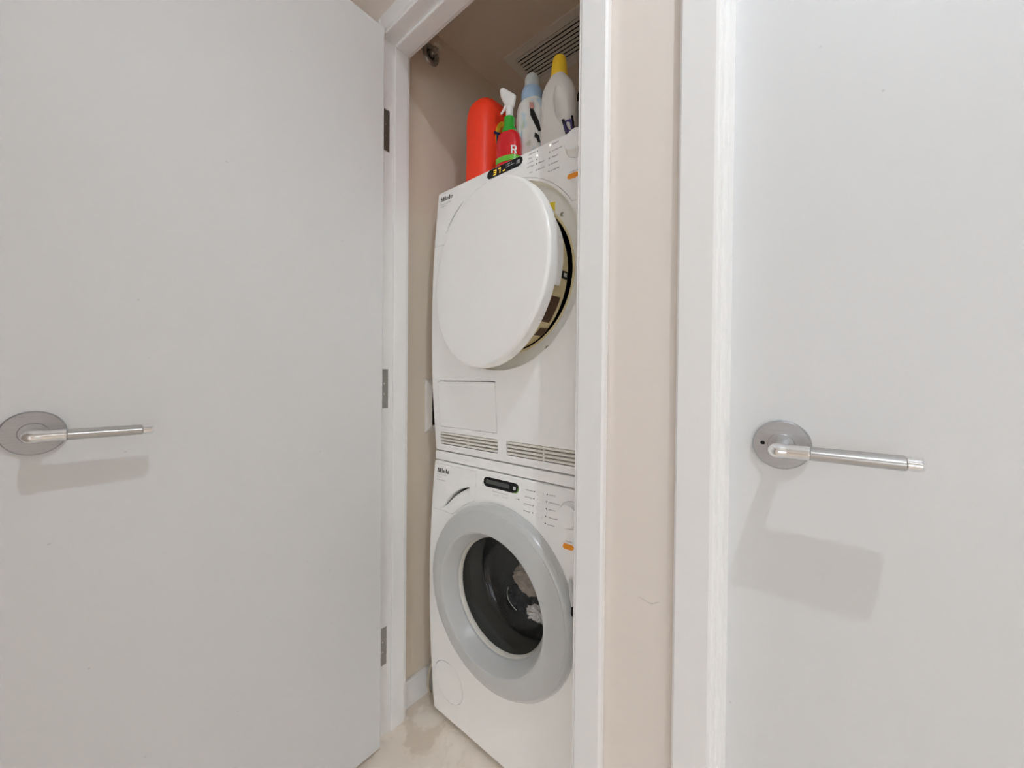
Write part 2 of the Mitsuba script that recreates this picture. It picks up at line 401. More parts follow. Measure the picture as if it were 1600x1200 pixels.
_neck = {}
def neck_mesh(P):
    """Shank out of the rose that turns into the oval grip, as one smooth solid."""
    if not _neck:
        def f(a, b, n):
            cap = max(0.0, -a) / .0085
            d1 = math.sqrt((a / .0098) ** 2 + (b / .0084) ** 2 + (max(0.0, n - P) / .0145) ** 2)
            d2 = math.sqrt((b / .0080) ** 2 + ((n - P) / .0146) ** 2 + cap ** 2)
            g1, g2 = 1 - d1, 1 - d2
            h = max(0.0, .45 - abs(g1 - g2)) / .45
            g = max(g1, g2) + h * h * .45 / 4
            return min(g * .009, n - .006, .0312 - a)
        m = m3.Manifold.level_set(f, [-.016, -.011, .004, .033, .011, P + .018], .0013)
        _neck['m'] = tri(m)
    return _neck['m'].copy()

def lever(key, origin, along, out, hole):
    """Rose and lever: along = direction of the grip, out = away from the door."""
    o, a, n = np.array(origin, float), np.array(along, float), np.array(out, float)
    b = np.cross(n, a)
    if b[2] < 0:
        b = -b
    def put(m):
        v = np.array(m.vertices)
        m = trimesh.Trimesh(o + S * (v[:, :1] * a + v[:, 1:2] * b + v[:, 2:] * n), m.faces, process=False)
        if m.volume < 0:
            m.invert()
        return m
    R = .0325
    add(key + '__rose', put(lathe([(0, 0), (R, 0), (R, .0062), (R - .0018, .0082), (0, .0082)], 96)), 'mat_rose', 25)
    tag(key + '__rose', 'round brushed steel rose')
    P = .0590
    add(key + '__boss', put(lathe([(0, .006), (.0152, .006), (.0152, .0092), (.0144, .0100), (0, .0100)], 64)), 'mat_rose', 25)
    add(key + '__neck', put(neck_mesh(P)), 'mat_chrome', True)
    tag(key + '__neck', 'polished chrome neck')
    g = lathe([(0, 0), (.0074, 0), (.0079, .0006), (.0079, .0768), (.0074, .0774), (0, .0774)], 48)
    def lay(m, x0):
        v = np.array(m.vertices)
        m = trimesh.Trimesh(np.stack([x0 + v[:, 2], v[:, 0], P + 1.85 * v[:, 1]], 1), m.faces, process=False)
        return m
    add(key + '__grip', put(lay(g, .0312)), 'mat_brushed', 30)
    tag(key + '__grip', 'brushed steel grip')
    tip = lathe([(0, 0), (.0070, 0), (.0074, .0005), (.0074, .0105), (.0062, .0125), (0, .0125)], 48)
    add(key + '__tip', put(lay(tip, .1087)), 'mat_chrome', 30)
    tag(key + '__tip', 'polished chrome tip')
    if hole:
        h = trimesh.creation.cylinder(.0026, .0006, sections=24)
        h.apply_translation((-.0205, .001, .0084))
        add(key + '__release_hole', put(h), 'mat_black', 30)
        tag(key + '__release_hole', 'small black release hole')

lever('door_1__lever_handle', (XD, -.0225 * S, zs_(1.0355)), (0, 1, 0), (1, 0, 0), False)
lever('door_2__lever_handle', (-.0378 * S, DY, zs_(1.0372)), (1, 0, 0), (0, -1, 0), True)

# ------------------------------------------------------------------ ceiling lamp of the hall (lights the scene)
lamp = trimesh.creation.cylinder(.014, .004, sections=32)
lamp.apply_translation((LAMP[0], LAMP[1], HZ - .004))
scene['ceiling_lamp__bulb_face'] = mikit.ply(lamp, 'mat_white', False, emitter={'type': 'area', 'radiance': rgb(*[LAMP_POWER * c for c in LAMP_RGB])})
ring = lathe([(.016, 0), (.045, 0), (.045, .003), (.022, .007), (.016, .007)], 48)
ring.vertices[:, 2] *= -1; ring.invert()
ring.apply_translation((LAMP[0], LAMP[1], HZ))
add('ceiling_lamp__trim_ring', ring, 'mat_white', 30)
tag('ceiling_lamp', 'round white recessed lamp in the hall ceiling', 'lamp')

# ------------------------------------------------------------------ closet fittings
# air vent in the closet ceiling
VX0, VX1, VY0, VY1 = -.952, -.60, 1.092, 1.280
fr = 0.030
fpoly = sbox(VX0, VY0, VX1, VY1).difference(sbox(VX0 + fr, VY0 + fr, VX1 - fr, VY1 - fr))
f = extrude(fpoly, .007)
f.apply_translation((0, 0, CL_Z - .007))
add('air_vent__frame', f, 'mat_slat')
back = cbox(VX0 + .01, VX1 - .01, VY0 + .01, VY1 - .01, CL_Z - .0006, CL_Z + .0004)
add('air_vent__shade_backing', back, 'mat_gap')  # dark sheet stands in for the shade behind the slats
ns = 8
for i in range(ns):
    yc = VY0 + fr + (VY1 - VY0 - 2 * fr) * (i + .5) / ns
    s = cbox(VX0 + fr - .002, VX1 - fr + .002, -.0053, .0053, -.0009, .0009)
    s.apply_transform(trimesh.transformations.rotation_matrix(math.radians(8), (1, 0, 0)))
    s.apply_translation((0, yc, CL_Z - .0056))
    add(num('air_vent__slat'), s, 'mat_slat')
tag('air_vent', 'white slatted air vent in the closet ceiling above the bottles', 'air vent')

# sprinkler head on the closet's left wall
sx, sy, sz = CL_X0, .838, 2.268
def side(m, x, y, z):
    """Local z becomes +x (out of the left wall)."""
    v = np.array(m.vertices)
    return trimesh.Trimesh(np.stack([x + v[:, 2], y - v[:, 0], z + v[:, 1]], 1), m.faces, process=False)
add('wall_sprinkler__escutcheon', side(lathe([(.017, 0), (.034, 0), (.036, .003), (.033, .009), (.026, .012), (.022, .008), (.017, .004)], 48), sx, sy, sz), 'mat_greymetal', 40)
add('wall_sprinkler__cup', side(lathe([(0, .0), (.0175, .0), (.0175, .004), (0, .004)], 32), sx, sy, sz), 'mat_gap', 30)
add('wall_sprinkler__body', side(lathe([(0, .003), (.011, .003), (.011, .016), (.008, .022), (0, .022)], 24), sx, sy, sz), 'mat_greymetal', 30)
arm = [tube([(0, s * .009, .018), (0, s * .013, .030), (0, s * .009, .042), (0, s * .002, .048)], .0022, 8, 20) for s in (-1, 1)]
add('wall_sprinkler__frame_arm', side(arm[0], sx, sy, sz), 'mat_greymetal', True)
add('wall_sprinkler__frame_arm_001', side(arm[1], sx, sy, sz), 'mat_greymetal', True)
defl = cat([cbox(-.014, .014, -.002, .012, .046, .0485, .0004), cbox(-.014, .014, .010, .012, .034, .0485, .0004)])
add('wall_sprinkler__deflector', side(defl, sx, sy, sz), 'mat_slat')
tag('wall_sprinkler', 'round grey metal sprinkler head high on the closet wall', 'sprinkler')

# recessed box with a bevelled white cover frame, half hidden behind the dryer
by0, by1, bz0, bz1 = .827, 1.00, .934, 1.119
o1, o2, o3 = .0, .028, .034
def rect3(i, x):
    return np.array([(x, by0 + i, bz0 + i), (x, by1 - i, bz0 + i), (x, by1 - i, bz1 - i), (x, by0 + i, bz1 - i)])
v = np.vstack([rect3(0, CL_X0), rect3(0, CL_X0 + .004), rect3(.020, CL_X0 + .014), rect3(.0225, CL_X0 + .013), rect3(.0235, CL_X0)])
fc = []
for k in range(4):
    for i in range(4):
        j = (i + 1) % 4
        a, b, c, d = k * 4 + i, k * 4 + j, (k + 1) * 4 + j, (k + 1) * 4 + i
        fc += [(a, b, c), (a, c, d)]
add('wall_box__cover_frame', trimesh.Trimesh(v, fc, process=False), 'mat_ivory')
add('wall_box__dark_opening', cbox(CL_X0, CL_X0 + .002, by0 + .022, by1 - .022, bz0 + .022, bz1 - .022), 'mat_gap')  # dark plate stands in for the shaded inside of the box
tag('wall_box', 'shallow white wall box frame with sloping rim, left of the dryer', 'wall box')

# hoses and wires in the gap behind the washer's corner
hs = [([(-1.056, .842, .006), (-1.049, .828, .045), (-1.043, .829, .095), (-1.038, .855, .150), (-1.034, 1.00, .26)], .0045, 'mat_hose', 'beige hose beside the baseboard, bent nearest to the closet opening'),
      ([(-1.018, .850, .006), (-1.012, .826, .040), (-1.008, .822, .090), (-1.010, .850, .160), (-1.010, 1.00, .28)], .0045, 'mat_hose', 'beige hose closest to the side of the washer'),
      ([(-1.058, .880, .009), (-1.057, .858, .080), (-1.057, .870, .140), (-1.056, .95, .22), (-1.056, 1.10, .30)], .0065, 'mat_hose_slotshade', 'dark grey hose above the baseboard, behind the beige hoses')]
for pts, r, m, lab in hs:
    k = num('drain_hose')
    add(k, tube(pts, r, 10, 50), m, True)
    tag(k, lab, 'hose')

# ------------------------------------------------------------------ washer and dryer
from scipy.interpolate import PchipInterpolator
MX, MW = -0.988, 0.595
MC = MX + MW / 2
DPTS = np.array([(.888, .8025), (.9, .8012), (.935, .7983), (1.042, .7888), (1.148, .7828), (1.25, .781), (1.327, .7809), (1.40, .782), (1.485, .7853), (1.571, .7905), (1.64, .7965), (1.737, .8057)])
WPTS = np.array([(.0196, .8026), (.076, .7962), (.16, .79), (.244, .7848), (.34, .781), (.45, .779), (.5245, .779), (.64, .7825), (.744, .7885), (.818, .7945), (.8536, .7985)])
dprof, wprof = PchipInterpolator(DPTS[:, 0], DPTS[:, 1]), PchipInterpolator(WPTS[:, 0], WPTS[:, 1])
M_BACK = 1.372

def cabinet(z0, z1, prof):
    """The cabinet: plan with rounded front corners, front following the bowed profile."""
    secs = []
    zs = [(z0, .004), (z0 + .0012, .0012), (z0 + .004, 0)] + [(z, 0) for z in np.linspace(z0 + .008, z1 - .008, 60)] + [(z1 - .004, 0), (z1 - .0012, .0012), (z1, .004)]
    r = .007
    for z, ins in zs:
        yf = float(prof(np.clip(z, z0, z1))) + ins
        x0, x1, yb = MX + ins, MX + MW - ins, M_BACK - ins
        pts = [(x1, yb), (x0, yb)]
        for t in np.linspace(0, math.pi / 2, 7):
            pts.append((x0 + r - r * math.cos(t), yf + r - r * math.sin(t)))
        for t in np.linspace(0, math.pi / 2, 7):
            pts.append((x1 - r + r * math.sin(t), yf + r - r * math.cos(t)))
        secs.append(np.array([(a, b, z) for a, b in pts]))
    return man(loft(secs))

def prism(poly, y0, y1):
    """A (s, z) outline, s from the machine's left edge, as a solid between the depths y0 and y1."""
    m = extrude(poly, y1 - y0)
    return man(front(m, MX, 0, y1))

def drape(mesh, prof):
    """Flat (s, z, height) mesh laid on the machine's bowed front."""
    v = np.array(mesh.vertices)
    return trimesh.Trimesh(np.stack([MX + v[:, 0], prof(v[:, 1]) - v[:, 2], v[:, 1]], 1), mesh.faces, process=False)

def disc(cx, cz, r, q=32):
    return Point(cx, cz).buffer(r, quad_segs=q)

def logo_poly(h):
    """The maker's name in heavy slab serifs, baseline at the origin."""
    B = sbox
    def M():
        return unary_union([B(.1, 0, .25, 1), B(.9, 0, 1.16, 1), Polygon([(.06, 1), (.36, 1), (.68, .22), (.58, 0)]), Polygon([(.98, 1), (.66, .0), (.56, .0), (.88, 1)]),
                            B(0, 0, .36, .10), B(.78, 0, 1.28, .10), B(0, .90, .34, 1), B(.86, .90, 1.28, 1)])
    def i():
        return unary_union([B(.09, 0, .33, .68), B(0, 0, .42, .10), B(0, .58, .3, .68), Point(.2, .88).buffer(.13)])
    def e():
        o = affinity.scale(Point(0, 0).buffer(1), .33, .36)
        n = affinity.scale(Point(0, 0).buffer(1), .13, .27)
        p = o.difference(n).difference(B(.05, -.14, .5, -.02))
        return affinity.translate(p.union(B(-.2, -.02, .28, .07)), .35, .33)
    def l():
        return unary_union([B(.09, 0, .33, 1), B(0, 0, .42, .10), B(0, .90, .3, 1)])
    out, x = [], 0
    for g, w in ((M(), 1.33), (i(), .46), (e(), .74), (l(), .46), (e(), .7)):
        out.append(affinity.translate(g, x, 0))
        x += w + .03
    return affinity.scale(unary_union(out), h * 1.12, h, origin=(0, 0))

PRINT_T = .0004
def printed(key, polys, prof, bsdf, t=PRINT_T):
    add(key, drape(extrude(unary_union(polys), t), prof), bsdf)
    if key.endswith(('print', 'outlines', 'words', 'symbol')):
        tag(key, kind='stuff')          # lettering too small to read

def text_bar(s, z, w, h=.0042, seed=0):
    """An illegibly small line of print: a row of short strokes."""
    r = random.Random(seed)
    out, x = [], s
    while x < s + w:
        c = r.uniform(.0022, .0040)
        k = r.choice((.7, 1.0, .75))
        out.append(sbox(x, z - h / 2, x + c, z - h / 2 + h * k))
        x += c + .0011
    return out

# ---- dryer
D0, D1 = .888, 1.737
DC = (MW / 2, 1.408)
dry = cabinet(D0, D1, dprof)
R_REC, Y_REC = .2605, .826
dry = dry - prism(disc(*DC, R_REC, 48), .7, Y_REC)
# slanted rim of the recess and the drum mouth
dry = dry - prism(disc(*DC, .208, 48), .7, 1.20)
seam = sbox(-.05, 1.5555, MW + .05, 1.80).difference(disc(*DC, .2685, 48))
gapr = sbox(-.05, 1.5545, MW + .05, 1.80).difference(disc(*DC, .2676, 48))
d_arc = np.array([(.0560, 1.5905), (.0660, 1.6125), (.0815, 1.6325), (.0980, 1.6500), (.1150, 1.6640), (.1310, 1.6745)])
slot = Polygon(np.vstack([d_arc, (d_arc + np.array([.0060, .0075, .0070, .0058, .0040, .0015])[:, None] * np.array([.75, -.65]))[::-1]]))
panel = (dry ^ prism(seam, .7, .85)) - prism(slot, .7, .812)
lid_o = rrect(.2495, .1495, .006, .1578, 1.0430)
lid_i = rrect(.2468, .1456, .005, .1578, 1.0420)
lid = dry ^ prism(lid_i, .7, .815)
body = dry - prism(gapr, .7, .85) - prism(lid_o, .7, .816)
vents = [(.031, .2815), (.3135, .5640)]
vz0, vz1 = .9100, .9510
for a, b in vents:
    body = body - prism(rrect(b - a, vz1 - vz0, .005, (a + b) / 2, (vz0 + vz1) / 2), .7, .818)
add('dryer__cabinet', body, 'mat_enamel', 20)
add('dryer__control_panel', panel, 'mat_panel', 20)
add('dryer__water_tank_lid', lid, 'mat_enamel', 20)
tag('dryer', 'white front loading tumble dryer stacked on top, door ajar, bottles on its top', 'tumble dryer')
tag('dryer__control_panel', 'white control panel with display and knob')
tag('dryer__water_tank_lid', 'rectangular white flap in the lower front')
# slot back: dark grey plate stands in for the shade inside
add('dryer__slot_shade_plate', front(extrude(slot.buffer(.0015), .002), MX, 0, .8115), 'mat_hose_slotshade')
tag('dryer__slot_shade_plate', 'dark grey plate for the shade in the thin curved recess')
for vi, (a, b) in enumerate(vents):
    g = num('dryer__air_grille')
    add(g, cat([tri(prism(rrect(b - a - .0005, vz1 - vz0, .004, (a + b) / 2, (vz0 + vz1) / 2), .8165, .8178))]), 'mat_gap')  # dark plate stands in for the shade between the slats
    tag(g, 'slatted grille left of the pair' if vi == 0 else 'slatted grille right of the pair')
    for i in range(4):
        z = vz0 + (vz1 - vz0) * (i + .5) / 4
        yv = float(dprof(z))
        s = cbox(MX + a + .001, MX + b - .001, yv - .0005, yv + .012, -.0028, .0028, .0008)
        s.vertices[:, 2] += z + (s.vertices[:, 1] - yv) * .25
        add(num(g + '__slat'), s, 'mat_slat')
    m_ = (a + b) / 2
    add(g + '__rib', cbox(MX + m_ - .0025, MX + m_ + .0025, float(dprof(vz0)) - .0002, .812, vz0, vz1, .0005), 'mat_slat')
# drum mouth: cream lip, black seal, dark drum
def turned(prof_pts, n=96, c=DC, yref=0.0, smooth=30):
    """Profile (r, y): turned about the machine's axis."""
    m = lathe([(r, -y) for r, y in prof_pts], n)
    return front(m, MX + c[0], c[1], yref)
add('dryer__mouth_rim', turned([(.208, Y_REC - .002), (.2135, Y_REC - .0005), (.2135, Y_REC + .002), (.208, .840), (.2035, .842), (.2035, .836), (.2065, .830)]), 'mat_cream', 35)
add('dryer__seal', turned([(.2075, .8405), (.2030, .8425), (.186, .872), (.186, .90), (.2075, .90)]), 'mat_rubber', 35)
add('dryer__drum', front(sheet([(.2065, -.9), (.2065, -1.19), (0.0, -1.19)], 72), MX + DC[0], DC[1], 0), 'mat_gap', 30)
tag('dryer__mouth_rim', 'cream plastic rim of the drum mouth')
tag('dryer__seal', 'black ring seal')
# door, ajar about its left edge
TH, TILT = 0.1745, 0.035
DCEN = np.array([MX + .2875, .7185, 1.4033])
E1, EN0 = np.array([math.cos(TH), -math.sin(TH), 0]), np.array([-math.sin(TH), -math.cos(TH), 0])
EZ, EN = np.array([0, 0, math.cos(TILT)]) - EN0 * math.sin(TILT), EN0 * math.cos(TILT) + np.array([0, 0, math.sin(TILT)])
def on_door(m):
    m = tri(m)
    v = np.array(m.vertices)
    return trimesh.Trimesh(DCEN + v[:, :1] * E1 + v[:, 1:2] * EZ + v[:, 2:] * EN, m.faces, process=False)
DT = .048
D1T = .031                           # thickness of the rim; the grip on the right is thicker
dd = man(lathe([(0, .0015), (.12, .0012), (.20, .0004), (.240, -.0008), (.2455, -.0022), (.2486, -.0050), (.2500, -.0090), (.2492, -D1T), (.2475, -D1T - .001), (0, -D1T - .001)], 160))
gv_, gf_, ga_ = [], [], np.linspace(-15.5, 27, 30)
for a_ in ga_:
    c_, s_ = math.cos(math.radians(a_)), math.sin(math.radians(a_))
    t_ = min(1.0, max(0.0, (a_ - 7) / 20.0))
    d_ = DT + (D1T - .004 - DT) * t_ * t_ * (3 - 2 * t_)
    gv_ += [(.19 * c_, .19 * s_, -.020), (.2488 * c_, .2488 * s_, -.020), (.2488 * c_, .2488 * s_, -d_), (.19 * c_, .19 * s_, -d_)]
for i in range(len(ga_) - 1):
    for k in range(4):
        p, q_ = i * 4 + k, i * 4 + (k + 1) % 4
        gf_ += [(p, q_, q_ + 4), (p, q_ + 4, p + 4)]
e_ = (len(ga_) - 1) * 4
gf_ += [(0, 2, 1), (0, 3, 2), (e_, e_ + 1, e_ + 2), (e_, e_ + 2, e_ + 3)]
grip_ = trimesh.Trimesh(np.array(gv_), np.array(gf_), process=False)
if grip_.volume < 0:
    grip_.invert()
dd = dd + man(grip_)
add('dryer__door__shell', on_door(dd), 'mat_enamel', 30)
tag('dryer__door', 'round white door standing ajar')
plug = lathe([(0, -D1T), (.197, -D1T), (.196, -DT - .030), (.189, -DT - .084), (.184, -DT - .089), (0, -DT - .089)], 120)
add('dryer__door__inner_plug', on_door(plug), 'mat_cream', 30)
tag('dryer__door__inner_plug', 'cream plastic inside of the door')
def on_plug(a0, a1, c0, c1, r0, t):
    """A curved plate on the plug's side: angles in degrees, depths c0 to c1."""
    aa = np.radians(np.linspace(a0, a1, 10))
    v, f = [], []
    for a in aa:
        for r, c in ((r0, c0), (r0 + t, c0), (r0 + t, c1), (r0, c1)):
            v.append((r * math.cos(a), r * math.sin(a), c))
    for i in range(9):
        for k in range(4):
            p, q_ = i * 4 + k, i * 4 + (k + 1) % 4
            f += [(p, q_, q_ + 4), (p, q_ + 4, p + 4)]
    f += [(0, 2, 1), (0, 3, 2), (36, 37, 38), (36, 38, 39)]
    m = trimesh.Trimesh(np.array(v), np.array(f), process=False)
    if m.volume < 0:
        m.invert()
    return on_door(m)
add('dryer__door__latch', on_plug(-7.5, -2.2, -.128, -.108, .1895, .0040), 'mat_black')
add('dryer__door__latch_plate', on_plug(-6.2, -3.5, -.124, -.113, .1925, .0018), 'mat_white')
add('dryer__door__filter_slot', on_plug(-42, -21.5, -.116, -.075, .1915, .0036), 'mat_brown')
add('dryer__door__filter_tab', on_plug(-56, -48, -.128, -.100, .1905, .0034), 'mat_brown')
tag('dryer__door__latch', 'black square latch'); tag('dryer__door__filter_slot', 'dark brown lint filter slot')
for z in (1.31, 1.46):
    add(num('dryer__hinge'), cbox(MX + .085, MX + .105, .8020, Y_REC + .001, z, z + .045, .002), 'mat_screw')
for s, z in ((.4720, 1.5490), (.4310, 1.2085)):
    k = num('dryer__screw')
    m = lathe([(0, 0), (.0062, 0), (.0062, .0018), (.0045, .003), (0, .003)], 24)
    m2 = cbox(-.0032, .0032, -.0008, .0008, .0026, .0032)
    add(k, front(m, MX + s, z, Y_REC), 'mat_screw', 30)
    add(k + '__slot', front(m2, MX + s, z, Y_REC), 'mat_black')
stick = Polygon([(.4297, 1.5900), (.4499, 1.5880), (.4492, 1.5606)])
add('dryer__warning_sticker', front(extrude(stick, .0006), MX, 0, Y_REC), 'mat_sticker')
tag('dryer__warning_sticker', 'yellow triangular sticker')
add('dryer__lock_hole', front(extrude(rrect(.006, .012, .002, .5020, 1.4260), .0008), MX, 0, Y_REC), 'mat_black')

# ---- control elements, alike on both machines
def pill(c, w, h):
    return rrect(w, h, h / 2 - .0001, c[0], c[1], 16)

def knob(key, c, prof, r=.0290):
    y = float(prof(c[1]))
    tilt = math.atan(float(prof(c[1] + .01) - prof(c[1] - .01)) / .02)
    m = lathe([(0, -.002), (r + .0035, -.002), (r + .0035, .0006), (r + .0005, .0010), (r, .0022), (r * .95, .019), (r * .90, .0215), (0, .0225)], 72)
    v = np.array(m.vertices)
    v = np.stack([v[:, 0], v[:, 1] * math.cos(tilt) + v[:, 2] * math.sin(tilt), v[:, 2] * math.cos(tilt) - v[:, 1] * math.sin(tilt)], 1)
    add(key, front(trimesh.Trimesh(v, m.faces, process=False), MX + c[0], c[1], y), 'mat_panel', 30)
    tag(key, 'round white selector knob')
    ol = Point(*c).buffer(r + .0046, quad_segs=24).difference(Point(*c).buffer(r + .0036, quad_segs=24))
    add(key + '__outline', drape(extrude(ol, .0004), prof), 'mat_print')

def leds(owner, pts, prof, lit=()):
    for i, (s, z) in enumerate(pts):
        m = drape(extrude(Point(s, z).buffer(.00165 if i not in lit else .0021, quad_segs=6), .0006), prof)
        k = num(owner + '__indicator')
        if i in lit:
            scene[k] = mikit.ply(m, 'mat_white', False, emitter={'type': 'area', 'radiance': rgb(2.2, 1.9, 1.35), 'sampling_weight': 0.01})
            tag(k, 'lit indicator lamp')
        else:
            add(k, m, 'mat_gap')

# dryer panel
lg = affinity.translate(logo_poly(.0135), .0180, 1.7040)
printed('dryer__maker_name', [lg], dprof, 'mat_ink')
printed('dryer__small_print', sum([text_bar(.019, 1.694 - .0085 * i, w, .0036, 5 + i) for i, w in enumerate((.048, .026))], []), dprof, 'mat_printlite')
printed('dryer__display', [pill((.2920, 1.7205), .131, .0265)], dprof, 'mat_black', .0010)
tag('dryer__display', 'black pill shaped display with orange digits')
printed('dryer__display__start_symbol', [sbox(.3370 + i * .0044, 1.7150, .3398 + i * .0044, 1.7262) for i in range(3)], dprof, 'mat_print', .0013)
printed('dryer__display__words', text_bar(.2985, 1.7275, .020, .003, 21) + text_bar(.2985, 1.7215, .028, .003, 22), dprof, 'mat_print', .0013)
def seg7(ch, s, z, w, h):
    t = h * .16
    S = {'a': sbox(s, z + h - t, s + w, z + h), 'g': sbox(s, z + h / 2 - t / 2, s + w, z + h / 2 + t / 2), 'd': sbox(s, z, s + w, z + t),
         'b': sbox(s + w - t, z + h / 2, s + w, z + h), 'c': sbox(s + w - t, z, s + w, z + h / 2)}
    return unary_union([S[k] for k in {'3': 'abgcd', '7': 'abc'}[ch]])
dg = unary_union([seg7('3', .2520, 1.7120, .0105, .0160), seg7('7', .2690, 1.7120, .0095, .0160), sbox(.2885, 1.7125, .2965, 1.7155)])
scene['dryer__display__digits'] = mikit.ply(drape(extrude(dg, .0014), dprof), 'mat_orange', False, emitter={'type': 'area', 'radiance': rgb(1.6, .75, .10), 'sampling_weight': 0.01})
tag('dryer__display__digits', 'glowing orange digits 37')
leds('dryer', [(.4071, 1.7254), (.4070, 1.7136), (.4069, 1.7026), (.4073, 1.6902), (.4072, 1.6728), (.4470, 1.7249), (.4469, 1.7066), (.4467, 1.6899), (.4475, 1.6721), (.4478, 1.6547)], dprof, lit=(1, 5))
bars = []
for i, (s, z, w) in enumerate(((.3760, 1.7262, .022), (.3765, 1.7145, .013), (.3760, 1.7030, .020), (.3760, 1.6910, .022), (.3845, 1.6735, .012), (.4125, 1.6905, .018), (.4125, 1.6730, .018),
                               (.4535, 1.7255, .018), (.4535, 1.7070, .029), (.4535, 1.6903, .021), (.4535, 1.6724, .020), (.4535, 1.6550, .023))):
    bars += text_bar(s, z, w, .0034, 40 + i)
printed('dryer__panel_print', bars, dprof, 'mat_print')
knob('dryer__knob', (.5300, 1.6950), dprof)
printed('dryer__door_button', [pill((.5215, 1.6175), .0300, .0115)], dprof, 'mat_orange', .0030)
tag('dryer__door_button', 'orange oval button')
printed('dryer__button_print', text_bar(.5120, 1.6290, .018, .0030, 60), dprof, 'mat_print')

# ---- fascia strip between the machines
strip = cbox(MX + .001, MX + MW - .001, .8024, M_BACK, .8570, .8848, .0012)
add('stacking_strip', strip, 'mat_panel')
tag('stacking_strip', 'narrow white fascia strip between the dryer and the washer', 'appliance panel')

# ---- washer
W0, W1 = .0196, .8536
WC = (MW / 2, .513)
was = cabinet(W0, W1, wprof)
was = was - prism(disc(*WC, .200, 48), .7, 1.24)
draw_o = sbox(-.02, .700, .2000, .846).difference(disc(*WC, .2650, 48))
draw_i = sbox(-.02, .7008, .1992, .8452).difference(disc(*WC, .2658, 48))
w_arc = np.array([(.0545, .7060), (.0640, .7220), (.0800, .7415), (.0984, .7590), (.1200, .7745), (.1450, .7865), (.1673, .7935), (.1740, .7948)])
w_low = np.array([(.0550, .7050), (.0680, .7105), (.0850, .7190), (.1040, .7300), (.1250, .7415), (.1480, .7545), (.1680, .7645), (.1750, .7680)])
w_mid = w_arc + np.array([.0, .0045, .0075, .0085, .0080, .0062, .0040, .0022])[:, None] * np.array([.55, -.83])
wslot = Polygon(np.vstack([w_arc, w_low[::-1]]))
drawer = (was ^ prism(draw_i, .7, .830)) - prism(wslot, .7, .826)
capc = (.0870, .1545)
cap = was ^ prism(disc(*capc, .0655, 32), .7, .815)
wb = was - prism(draw_o, .7, .832) - prism(disc(*capc, .0668, 32), .7, .816)
add('washer__cabinet', wb, 'mat_enamel', 20)
add('washer__drawer__front', drawer, 'mat_enamel', 20)
tag('washer__drawer', 'detergent drawer with a curved finger recess')
# finger recess: a sloping floor that ends at a dark slit under the upper lip
def ramp(mid, low, prof, deep):
    n = len(mid)
    v = [(MX + a_, float(prof(b_)) + d_, b_) for row, dd_ in ((low, np.full(n, .0006)), (mid, np.full(n, deep))) for (a_, b_), d_ in zip(row, dd_)]
    f = []
    for i in range(n - 1):
        f += [(i, i + 1, n + i + 1), (i, n + i + 1, n + i)]
    return trimesh.Trimesh(np.array(v), np.array(f), process=False)
add('washer__drawer__finger_recess', ramp(w_mid, w_low, wprof, .013), 'mat_panel', True)
add('washer__drawer__slit', tri(prism(wslot.buffer(.001), .8235, .8255)), 'mat_gap')  # dark plate stands in for the unlit inside under the lip
tag('washer__drawer__slit', 'dark plate for the shade in the curved slit')
add('washer__service_cap', cap, 'mat_enamel', 20)
tag('washer', 'white front loading washing machine below the dryer, grey porthole door closed', 'washing machine')
tag('washer__service_cap', 'round white cap low on the front')
for i, (s, y) in enumerate(((.05, .86), (.545, .86), (.05, 1.30), (.545, 1.30))):
    ft = trimesh.creation.cylinder(.022, .0215, sections=24)
    ft.apply_translation((MX + s, y, .01075))
    add(num('washer__foot'), ft, 'mat_black', 30)
YD = .7815
def wturn(pts, n=128):
    return turned(pts, n, WC)
add('washer__porthole__outer_band', wturn([(.2420, YD - .0285), (.2495, YD - .0245), (.2555, YD - .0150), (.2575, YD - .0060), (.2575, YD + .006), (.2420, YD + .006)]), 'mat_ringlite', 40)
add('washer__porthole__ring', wturn([(.2420, YD - .0300), (.2300, YD - .0345), (.2100, YD - .0395), (.1930, YD - .0425), (.1880, YD - .0425), (.1845, YD - .0400), (.1780, YD - .0290), (.1640, YD - .0040), (.1610, YD + .002), (.1610, YD + .010), (.2420, YD + .010)]), 'mat_ring', 40)
add('washer__porthole__glass', front(sheet([(.1605, -YD - .003), (.1560, -YD - .013), (.1480, -YD - .045), (.1390, -YD - .080), (.1280, -YD - .098), (.1050, -YD - .108), (0, -YD - .112)], 96), MX + WC[0], WC[1], 0), 'mat_glass', 40)
add('washer__porthole__glass_rim', wturn([(.1625, YD + .0005), (.1660, YD + .004), (.1660, YD + .018), (.1575, YD + .018), (.1568, YD + .014), (.1595, YD + .006)]), 'mat_slat', 40)
tag('washer__porthole', 'round grey plastic porthole door')
tag('washer__porthole__glass', 'clear glass bowl')
add('washer__seal', wturn([(.1680, YD + .014), (.1990, YD + .014), (.1990, .90), (.1750, .905), (.1720, .88), (.1800, .86), (.1800, .83)]), 'mat_gasket', 35)
tag('washer__seal', 'dark grey rubber seal')
add('washer__drum', front(sheet([(.176, -.9052), (.197, -.9053), (.197, -1.225), (0.0, -1.236)], 96), MX + WC[0], WC[1], 0), 'mat_drum', 30)
tag('washer__drum', 'steel drum seen through the glass')
hb = hull([((MX + .5420, .7660, .6500), .004), ((MX + .5500, .7620, .6180), .007), ((MX + .5580, .7660, .5700), .007), ((MX + .5600, .7680, .5300), .004)])
add('washer__porthole__catch', hb, 'mat_ringlite', True)
add('washer__porthole__catch_hole', cbox(MX + .5500, MX + .5720, .7530, .7760, .5740, .5970, .003), 'mat_black')

